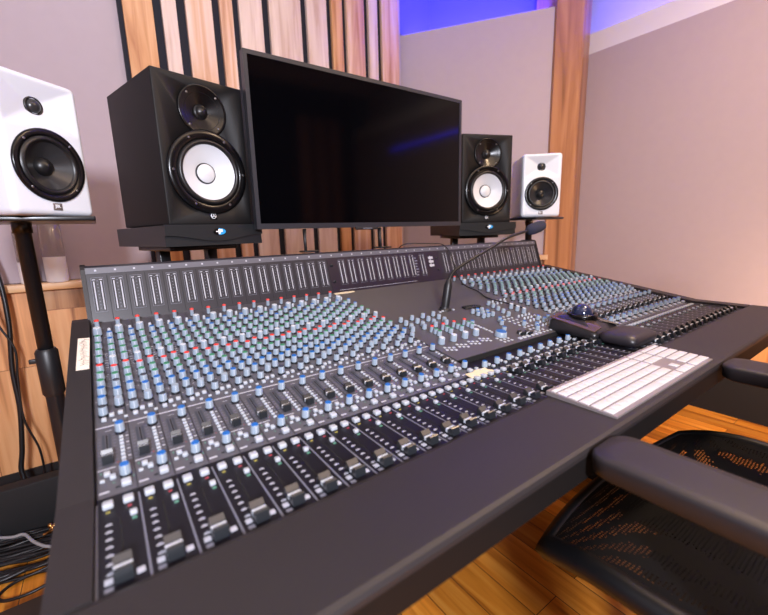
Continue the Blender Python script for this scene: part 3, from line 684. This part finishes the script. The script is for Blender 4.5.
def round_front(w_, h, d, r, disp, N=44, M_=64):
    """speaker cabinet with rounded front edges and a shaped front face at y=0"""
    rc = .35; vs = []; fs = []
    def corner(x, z):
        cx = w_/2-rc; z0 = abs(z-h/2); cz = h/2-rc; ax = abs(x)
        if ax > cx and z0 > cz:
            u, v = (ax-cx)/rc, (z0-cz)/rc; l = math.hypot(u, v); mx = max(u, v)
            if l > 1e-6: u, v = u/l*mx, v/l*mx
            ax = cx+u*rc; z0 = cz+v*rc
            return math.copysign(ax, x), h/2+math.copysign(z0, z-h/2), mx*rc
        return x, z, max(ax-cx, z0-cz)
    for j in range(M_+1):
        for i in range(N+1):
            # cosine spacing near the edges
            u = i/N*2-1; v = j/M_*2-1
            u = math.sin(u*math.pi/2)*.35+u*.65; v = math.sin(v*math.pi/2)*.3+v*.7
            x, z, e = corner(u*w_/2, h/2+v*h/2)
            y = 0
            if e > 0: y = r-math.sqrt(max(0, r*r-(min(1, e/rc)*r)**2))
            vs.append((x, y+disp(x, z), z))
    for j in range(M_):
        for i in range(N): a = j*(N+1)+i; fs.append((a, a+1, a+N+2, a+N+1))
    loop = [i for i in range(N+1)]+[j*(N+1)+N for j in range(1, M_+1)]+[M_*(N+1)+i for i in range(N-1, -1, -1)]+[j*(N+1) for j in range(M_-1, 0, -1)]
    n0 = len(vs)
    for a in loop: vs.append((vs[a][0], d, vs[a][2]))
    n = len(loop)
    for i in range(n): fs.append((loop[(i+1) % n], loop[i], n0+i, n0+(i+1) % n))
    fs.append(tuple(range(n0+n-1, n0-1, -1)))
    m = MB(); m.add(vs, fs, 'spkwhite', True); return m
def white_speaker(at, yw, label):
    t = thing('studio_monitor', at, yw, label, 'speaker', 'white studio monitors on stands')
    w_, h, d = 4.62, 7.45, 6.3
    def disp(x, z):
        a = max(abs(x)/2.05, abs(z-5.95)/(1.25))
        y = .62*max(0, 1-a) if a < 1 else 0
        return y
    cb = part('cabinet', round_front(w_, h, d, .3, disp), t)
    bore(cb, [(0, 2.75, 1.6)], 1.4)
    part('tweeter', MB().lathe([(.5, 0), (.48, .1), (.42, .12), (.38, .04)], 'rubber', 32, c0=False, c1=False).lathe([(.38, .04), (.34, .16), (.2, .26), (.03, .3)], 'conedark', 28, c0=False), t, (0, .5, 5.95), FR)
    wr = part('woofer_ring', MB().lathe([(1.98, 0), (1.98, .08), (1.9, .14), (1.62, .1), (1.55, .02)], 'gloss', 48, c0=False, c1=False), t, (0, 0, 2.75), FR)
    part('surround', MB().lathe([(1.6, .05), (1.5, .16), (1.36, .16), (1.28, .02)], 'rubber', 48, c0=False, c1=False), t, (0, 0, 2.75), FR)
    cn = part('cone', MB().lathe([(1.36, .04), (1.05, -.18), (.42, -.6)], 'conedark', 48, c0=False, c1=False), t, (0, 0, 2.75), FR)
    part('dust_cap', MB().lathe([(.52, -.56), (.46, -.36), (.3, -.2), (.03, -.12)], 'rubber', 32, c0=False), cn)
    sm = MB().lathe([(.07, 0), (.07, .04), (.04, .05)], 'metal', 10).mesh('screw')
    for i in range(4):
        a = math.radians(45+90*i); part('screw', sm, wr, (1.76*math.cos(a), 1.76*math.sin(a), .1))
    m = MB().box(-.26, .26, -.2, .2, 0, .04, 'plaque', .02); m.merge(textmb('JBL', .24, 'logowhite'), T(0, .03, .05))
    part('badge', m, t, (0, 0, .5), FR)
    return t
white_speaker((-.65, 17.13, 8.66), math.radians(41.6), 'white studio monitor with dark cone at the left edge')
white_speaker((45.71, 16.36, 8.5), math.radians(-41.9), 'small white studio monitor at the far right beside the wooden post')
# isolation pads with their badge
def pad(at, yw, label):
    t = thing('isolation_pad', at, yw, label, 'speaker pad', 'isolation pads under the black monitors')
    m = MB().prism([(-.2, 0), (9.0, 0), (9.0, 1.36), (.1, 1.42), (-.15, 1.3)], -3.62, 3.62, 'pad')
    part('platform', m, t)
    # front lip, curved down towards the middle
    top = []; bot = []
    for i in range(25):
        x = -3.62+7.24*i/24; top.append((x, 1.46)); bot.append((x, .72-.42*math.cos(x/3.62*math.pi/2)**2))
    part('front_lip', MB().prism(top+bot[::-1], -.34, -.14, 'pad', axis='Y'), t)
    m = MB().lathe([(.5, 0), (.5, .04), (.46, .05)], 'gloss', 32); m.v = [(x, y*.5, z) for x, y, z in m.v]
    n = MB().lathe([(.46, .05), (.45, .06)], 'logoblue', 32, c0=False); n.v = [(max(x, -.08), y*.5, z) for x, y, z in n.v]
    m.merge(n, Matrix.Identity(4)); m.box(-.12, 0.02, -.17, .17, .06, .075, 'logowhite'); m.box(0, .2, .06, .17, .06, .075, 'logowhite'); m.box(.12, .22, -.04, .12, .06, .075, 'logowhite'); m.box(0, .2, -.04, .03, .06, .075, 'logowhite'); m.box(-.3, -.1, -.03, .04, .06, .075, 'logowhite')
    part('badge', m, t, (.1, -.34, .95), FR)
    return t
pad((8.05, 17.95, 6.62), math.radians(14.3), 'black isolation pad with blue oval badge under the left black monitor')
pad((38.29, 18.4, 6.5), math.radians(-21.2), 'black isolation pad with blue oval badge under the right black monitor')
# stands
def round_stand(at, zt_, pw, label, name='speaker_stand', yw=0, ft=True, px_=(0, 0), grp='stands under the white monitors'):
    t = thing(name, at, yw, label, 'speaker stand', grp)
    H = zt_-at[2]
    part('top_plate', MB().box(-pw/2, pw/2, -pw/2, pw/2, -.28, 0, 'stand', .08), t, (px_[0], px_[1], H))
    part('pole', MB().lathe([(.42, 6), (.42, H-.9), (.5, H-.9), (.5, H-.28)], 'stand', 24), t)
    part('collar', MB().lathe([(.52, 12.6+4), (.62, 12.8+4), (.62, 15.6+4), (.5, 15.8+4)], 'black', 24).box(-.95, -.55, -.12, .12, 18.9, 19.2, 'black', .05), t)
    part('lower_tube', MB().lathe([(.5, .5), (.5, 16.7)], 'stand', 24), t)
    for k_ in range(3):
        a = math.radians(120*k_)
        part('foot', MB().tube([(.3*math.cos(a), .3*math.sin(a), 3.2), (3.3*math.cos(a), 3.3*math.sin(a), .35)], .3, 'stand', 8), t)
    return t
round_stand((-2.75, 20.4, FZ), 8.64, 6.4, 'black pole stand carrying the white monitor at the left edge', px_=(.6, -.4), yw=math.radians(0))
round_stand((47.6, 19.2, FZ), 8.48, 6.0, 'black pole stand carrying the small white monitor beside the wooden post', px_=(-.2, -.2), yw=math.radians(0))
def twin_stand(cx, cy, yw, zt_, label):
    t = thing('speaker_stand', (cx, cy, FZ), yw, label, 'speaker stand', 'twin-post stands under the black monitors')
    H = zt_-FZ
    part('top_plate', MB().box(-2.6, 2.6, -2.6, 3.6, H-.35, H, 'stand', .08), t)
    for sx in (-1, 1): part('post', MB().box(-.4, .4, -.4, .4, .4, H-.35, 'stand', .08), t, (sx*1.9, .6, 0))
    part('foot_plate', MB().box(-3, 3, -3, 4, 0, .4, 'stand', .1), t)
c_ = lambda at, yw, dd: (at[0]-math.sin(yw)*dd, at[1]+math.cos(yw)*dd)
q1 = c_((8.05, 17.95), math.radians(14.3), 4.4); twin_stand(q1[0], q1[1], math.radians(14.3), 6.6, 'black twin-post stand behind the console under the left black monitor')
q1 = c_((38.29, 18.4), math.radians(-21.2), 4.4); twin_stand(q1[0], q1[1], math.radians(-21.2), 6.48, 'black twin-post stand behind the console under the right black monitor')
# screen
t = thing('television_screen', (22.0, 17.9, 5.72), math.radians(.3), 'large flat screen switched off, standing on the meter bridge', 'screen')
TW, TH, TZ = 22.1, 12.5, 1.95
m = MB()
bz = .3
for x0_, x1_, z0_, z1_ in [(-TW/2, TW/2, 0, .42), (-TW/2, TW/2, TH-bz, TH), (-TW/2, -TW/2+bz, .42, TH-bz), (TW/2-bz, TW/2, .42, TH-bz)]: m.box(x0_, x1_, -.35, .3, z0_, z1_, 'bezel')
part('bezel', m, t, (0, 0, TZ))
part('display_panel', MB().box(-TW/2+bz, TW/2-bz, -.28, .1, .42, TH-bz, 'screen'), t, (0, 0, TZ))
part('back_cover', MB().prism([(.25, .1), (.3, TH-.1), (1.0, TH-1.2), (1.7, 6), (1.7, 1.2), (1.2, .3)], -TW/2+2.6, TW/2-2.6, 'black'), t, (0, 0, TZ))
part('badge', MB().box(-1.2, 1.2, -.36, -.1, -.22, .03, 'black', .04).box(-.5, .5, -.365, -.35, -.12, -.05, 'printdim'), t, (-1.0, 0, TZ))
for x in (-7.0, .6):
    part('foot', MB().tube([(0, 0, 1.9), (-.1, -.1, 1.2), (-.2, -.35, .12)], .13, 'black', 8).tube([(0, .2, 1.9), (.1, .3, .12)], .13, 'black', 8).box(-.4, .9, -.6, .55, 0, .14, 'black', .05), t, (x, 0, 0))

# ================================================================ along the back wall
def bottle(x, y, r, h, label):
    t = thing('plastic_bottle', (x, y, 2.96), 0, label, 'bottle', 'bottles on the wooden ledge')
    part('bottle_body', MB().lathe([(r*.9, 0), (r, .15), (r, h*.42)], 'milk', 24), t)
    part('clear_tube', MB().lathe([(r*.98, h*.42), (r*.98, h), (r*.8, h+.2)], 'bottle', 24, c0=False), t)
bottle(-5.2, 41.0, .78, 5.2, 'clear plastic bottle on the wooden ledge left of the black pole')
bottle(-3.0, 40.8, .95, 6.2, 'clear plastic bottle on the wooden ledge right of the black pole')
# hanging cables left of the stand
def hang(name, pts, r, label, k='cable'):
    return solo(name, MB().tube(smoothpath(pts, 8), r, k, 8), (0, 0, 0), label, 'cable')
hang('power_cable', [(-9.0, 39.6, 12), (-7.4, 39.2, 5), (-7.1, 38.6, 0), (-7.5, 38.2, -5), (-7.5, 37.8, -9), (-7.9, 37.4, -13), (-8.2, 37, -15.5), (-7.2, 36.2, -18.5)], .22, 'thick black cable hanging down the wooden wall at the left edge')
hang('thin_power_cable', [(-8.0, 38.4, 4), (-7.9, 38.2, 0), (-7.0, 38.0, -3), (-7.2, 37.8, -6), (-7.3, 37.4, -10), (-6.6, 37.2, -13.5), (-6.6, 37, -17), (-6.6, 36.2, -19)], .1, 'thin black cable twisting beside the thick one on the wooden wall')
solo('storage_box', MB().box(-16, 6, -.7, .7, 0, 5.5, 'blackmatte', .12), (-1, 32.0, FZ), 'long low black storage box on the floor below the wooden wall', 'box')
# heap of cables on the floor: each long run is its own cable
rc_ = random.Random(11)
for i in range(22):
    yb = 25.9+rc_.random()*5.0; z = FZ+.25+(yb-25.5)*.16+rc_.random()*.2; r = rc_.choice([.1, .14, .18])
    p = [(x, yb+rc_.uniform(-.45, .45)-(x+6)*.16, z+rc_.uniform(-.1, .15)) for x in (-16, -12, -9, -7, -5, -3, 0, 3)]
    solo('floor_cable', MB().tube(smoothpath(p, 4), r, 'cable', 6), (0, 0, 0), 'black cable in the heap running along the floor at lower left', 'cable', 'black cables heaped on the floor')
for i, (cx, cy, r1, r2_, lab) in enumerate([(-6.9, 25.0, 1.5, 1.2, 'black cable loop on the wooden floor, nearest the console'), (-8.6, 21.4, 1.5, 1.4, 'black cable loop on the wooden floor, at the left edge')]):
    p = [(cx+r1*math.cos(a)*(1+.06*j), cy+r2_*math.sin(a), FZ+.16+.04*j) for j, a in enumerate([k_*math.pi/4 for k_ in range(10)])]
    hang('cable_loop', p, .12, lab)
hang('grey_cable', [(-9.4, 31.0, FZ+1.6), (-8.4, 30.2, FZ+1.7), (-7.6, 29.9, FZ+1.75), (-6.9, 28.6, FZ+1.6), (-6.0, 27.4, FZ+1.5), (-4.9, 26.8, FZ+1.4), (-3, 26.5, FZ+1.2)], .13, 'pale grey cable lying over the heap of black cables', 'cablegrey')
b = MB().box(-.9, .55, -.6, .6, 0, 1.5, 'milk', .12).box(.5, .7, -.3, .3, .5, 1.1, 'printdim', .04)
solo('power_adapter', b, (-10.0, 31.2, FZ+1.1), 'small white power adapter with a pale cable at the left edge', 'power adapter')
b = MB(); X_ = RY(math.radians(80))
for i in range(3): b.lathe([(.14, 0), (.14, .5), (.2, .5), (.2, .8)], 'brass', 12, T(-.2+.35*i, .15*i, .2) @ RZ(i) @ X_)
solo('cable_plugs', b, (-6.1, 29.2, FZ+1.3), 'cluster of small brass cable plugs lying on the black cable heap', 'plug')
b = MB().box(-1.7, 1.7, -3.0, 1.2, 0, 2.4, 'black', .15).box(-1.4, 1.4, -3.03, -3, .5, 1.9, 'gloss')
solo('equipment_box', b, (-6.7, 19.2, FZ), 'black equipment box on the floor under the left end of the console', 'box')

# ================================================================ office chair
SZ = -4.3
ch = thing('office_chair', (20.2, -11.2, FZ), 0, 'black mesh office chair with padded armrests pulled up to the console', 'office chair')
def co(me, name, at, rot=None, par=None):
    return part(name, me, par or ch, at, rot)
SW, SD = 14.8, 13.2; OX = .45; H0 = SZ-FZ
def seatz(u, v):       # u,v in -1..1, v=+1 front
    z = -.35*(1-u*u)*.8+.25*abs(u)**4
    if v > .35: z -= .9*((v-.35)/.65)**2.2
    return z
def seatxy(u, v):
    # squared disc
    x = u*math.sqrt(1-(.24 if v > 0 else .36)*v*v)*(1+.09*v); y = v*math.sqrt(1-.30*u*u)
    return x*SW/2+OX, y*SD/2+.45
N = 28; vs = []; fs = []
for j in range(N+1):
    for i in range(N+1):
        u = (i/N*2-1)*.93; v = (j/N*2-1)*.93; x, y = seatxy(u, v); vs.append((x, y, seatz(u, v)))
for j in range(N):
    for i in range(N): a = j*(N+1)+i; fs.append((a, a+1, a+N+2, a+N+1))
co(MB().add(vs, fs, 'net', True), 'seat_mesh', (0, 0, H0))
bd = [(-1+2*i/16, -1) for i in range(16)]+[(1, -1+2*i/16) for i in range(16)]+[(1-2*i/16, 1) for i in range(16)]+[(-1, 1-2*i/16) for i in range(16)]
secs = []
for (u, v) in bd+[bd[0]]:
    xo, yo = seatxy(u, v); xi, yi = seatxy(u*.9, v*.9); z = seatz(u, v); zi = seatz(u*.9, v*.9)
    secs.append([(xi, yi, zi+.03), ((xi+xo)/2, (yi+yo)/2, (z+zi)/2+.12), (xo, yo, z-.1), (xo*1.01, yo*1.01, z-.4), ((xo-OX)*.97+OX, yo*.97, z-.85), (xi, yi, z-.95)])
co(loft(secs, 'chairframe', cap=False), 'seat_frame', (0, 0, H0))
co(MB().box(-3.2, 3.2, -4, 3.5, -2.4, -1.7, 'chairframe', .2).box(-6.6, 6.6, -.9, .9, -2.0, -1.4, 'chairframe', .15).box(-.8, .8, -6.4, 5.4, -1.9, -1.5, 'chairframe', .1), 'tilt_mechanism', (0, 0, H0))
AZ = .25
def arm(sx, lab):
    pad_ = [rrect(1.9, 8.4, .6, .3), rrect(2.2, 8.65, .65, .42), rrect(2.25, 8.75, .65, .9), rrect(2.2, 8.7, .63, .98), rrect(2.08, 8.58, .6, 1.03), rrect(1.4, 7.8, .5, 1.05)]
    o = co(loft(pad_, 'armpad'), 'armrest', (sx*6.43, -.42, AZ-1.05-FZ), (0, 0, math.radians(0)))
    post = MB().box(-.55, .55, -1.3, 1.3, -6.2, .4, 'chairframe', .2).box(-.75, .75, -1.7, 1.7, -6.6, -3.0, 'chairgrey', .3)
    co(post, 'arm_post', (sx*6.43, -2.0, AZ-1.05-FZ))
arm(-1, ''); arm(1, '')
co(MB().lathe([(.7, 3.6), (.7, 9), (.45, 9), (.45, H0-2.2)], 'chairframe', 20), 'gas_lift', (0, 0, 0))
m = MB().lathe([(1.3, 2.2), (1.4, 3.6), (.8, 3.9)], 'chairframe', 20)
co(m, 'hub', (0, 0, 0))
for k_ in range(5):
    a = math.radians(18+72*k_)
    ba = co(MB().tube([(1.0, 0, 3.0), (4.5, 0, 2.6), (7.6, 0, 2.0)], [.75, .6, .45], 'chairframe', 8), 'base_arm', (0, 0, 0), (0, 0, a))
    cs = MB()
    for s_ in (-.5, .2): cs.lathe([(.15, 0), (.68, .0), (.7, .1), (.68, .35), (.15, .35)], 'rubber', 20, T(7.6, s_+.1, .72) @ RX(-math.pi/2) @ T(0, 0, -.1))
    cs.tube([(7.6, 0, .75), (7.6, 0, 1.9)], .2, 'chairframe', 8)
    part('caster', cs, ba)
vs = []; fs = []
for j in range(13):
    for i in range(13):
        u = i/6-1; v = j/12; vs.append((u*6.0*(1-.12*abs(2*v-1)**2), -.9*(1-u*u)-1.6*v, v*13))
for j in range(12):
    for i in range(12): a = j*13+i; fs.append((a, a+1, a+14, a+13))
co(MB().add(vs, fs, 'net', True), 'back_mesh', (0, -SD/2-.6, H0+1.5))
co(MB().tube([(-6, -.2, 0), (-6.1, -1, 6.5), (-5.4, -1.7, 13), (0, -2.6, 13.5), (5.4, -1.7, 13), (6.1, -1, 6.5), (6, -.2, 0), (0, -1.1, -.4), (-6, -.2, 0)], .42, 'chairframe', 8), 'back_frame', (0, -SD/2-.6, H0+1.5))
co(MB().tube([(0, 2, -3.2), (0, -1.8, -2.4), (0, -2.6, 2), (0, -3, 7)], .6, 'chairframe', 10), 'back_support', (0, -SD/2-.6, H0+1.5))
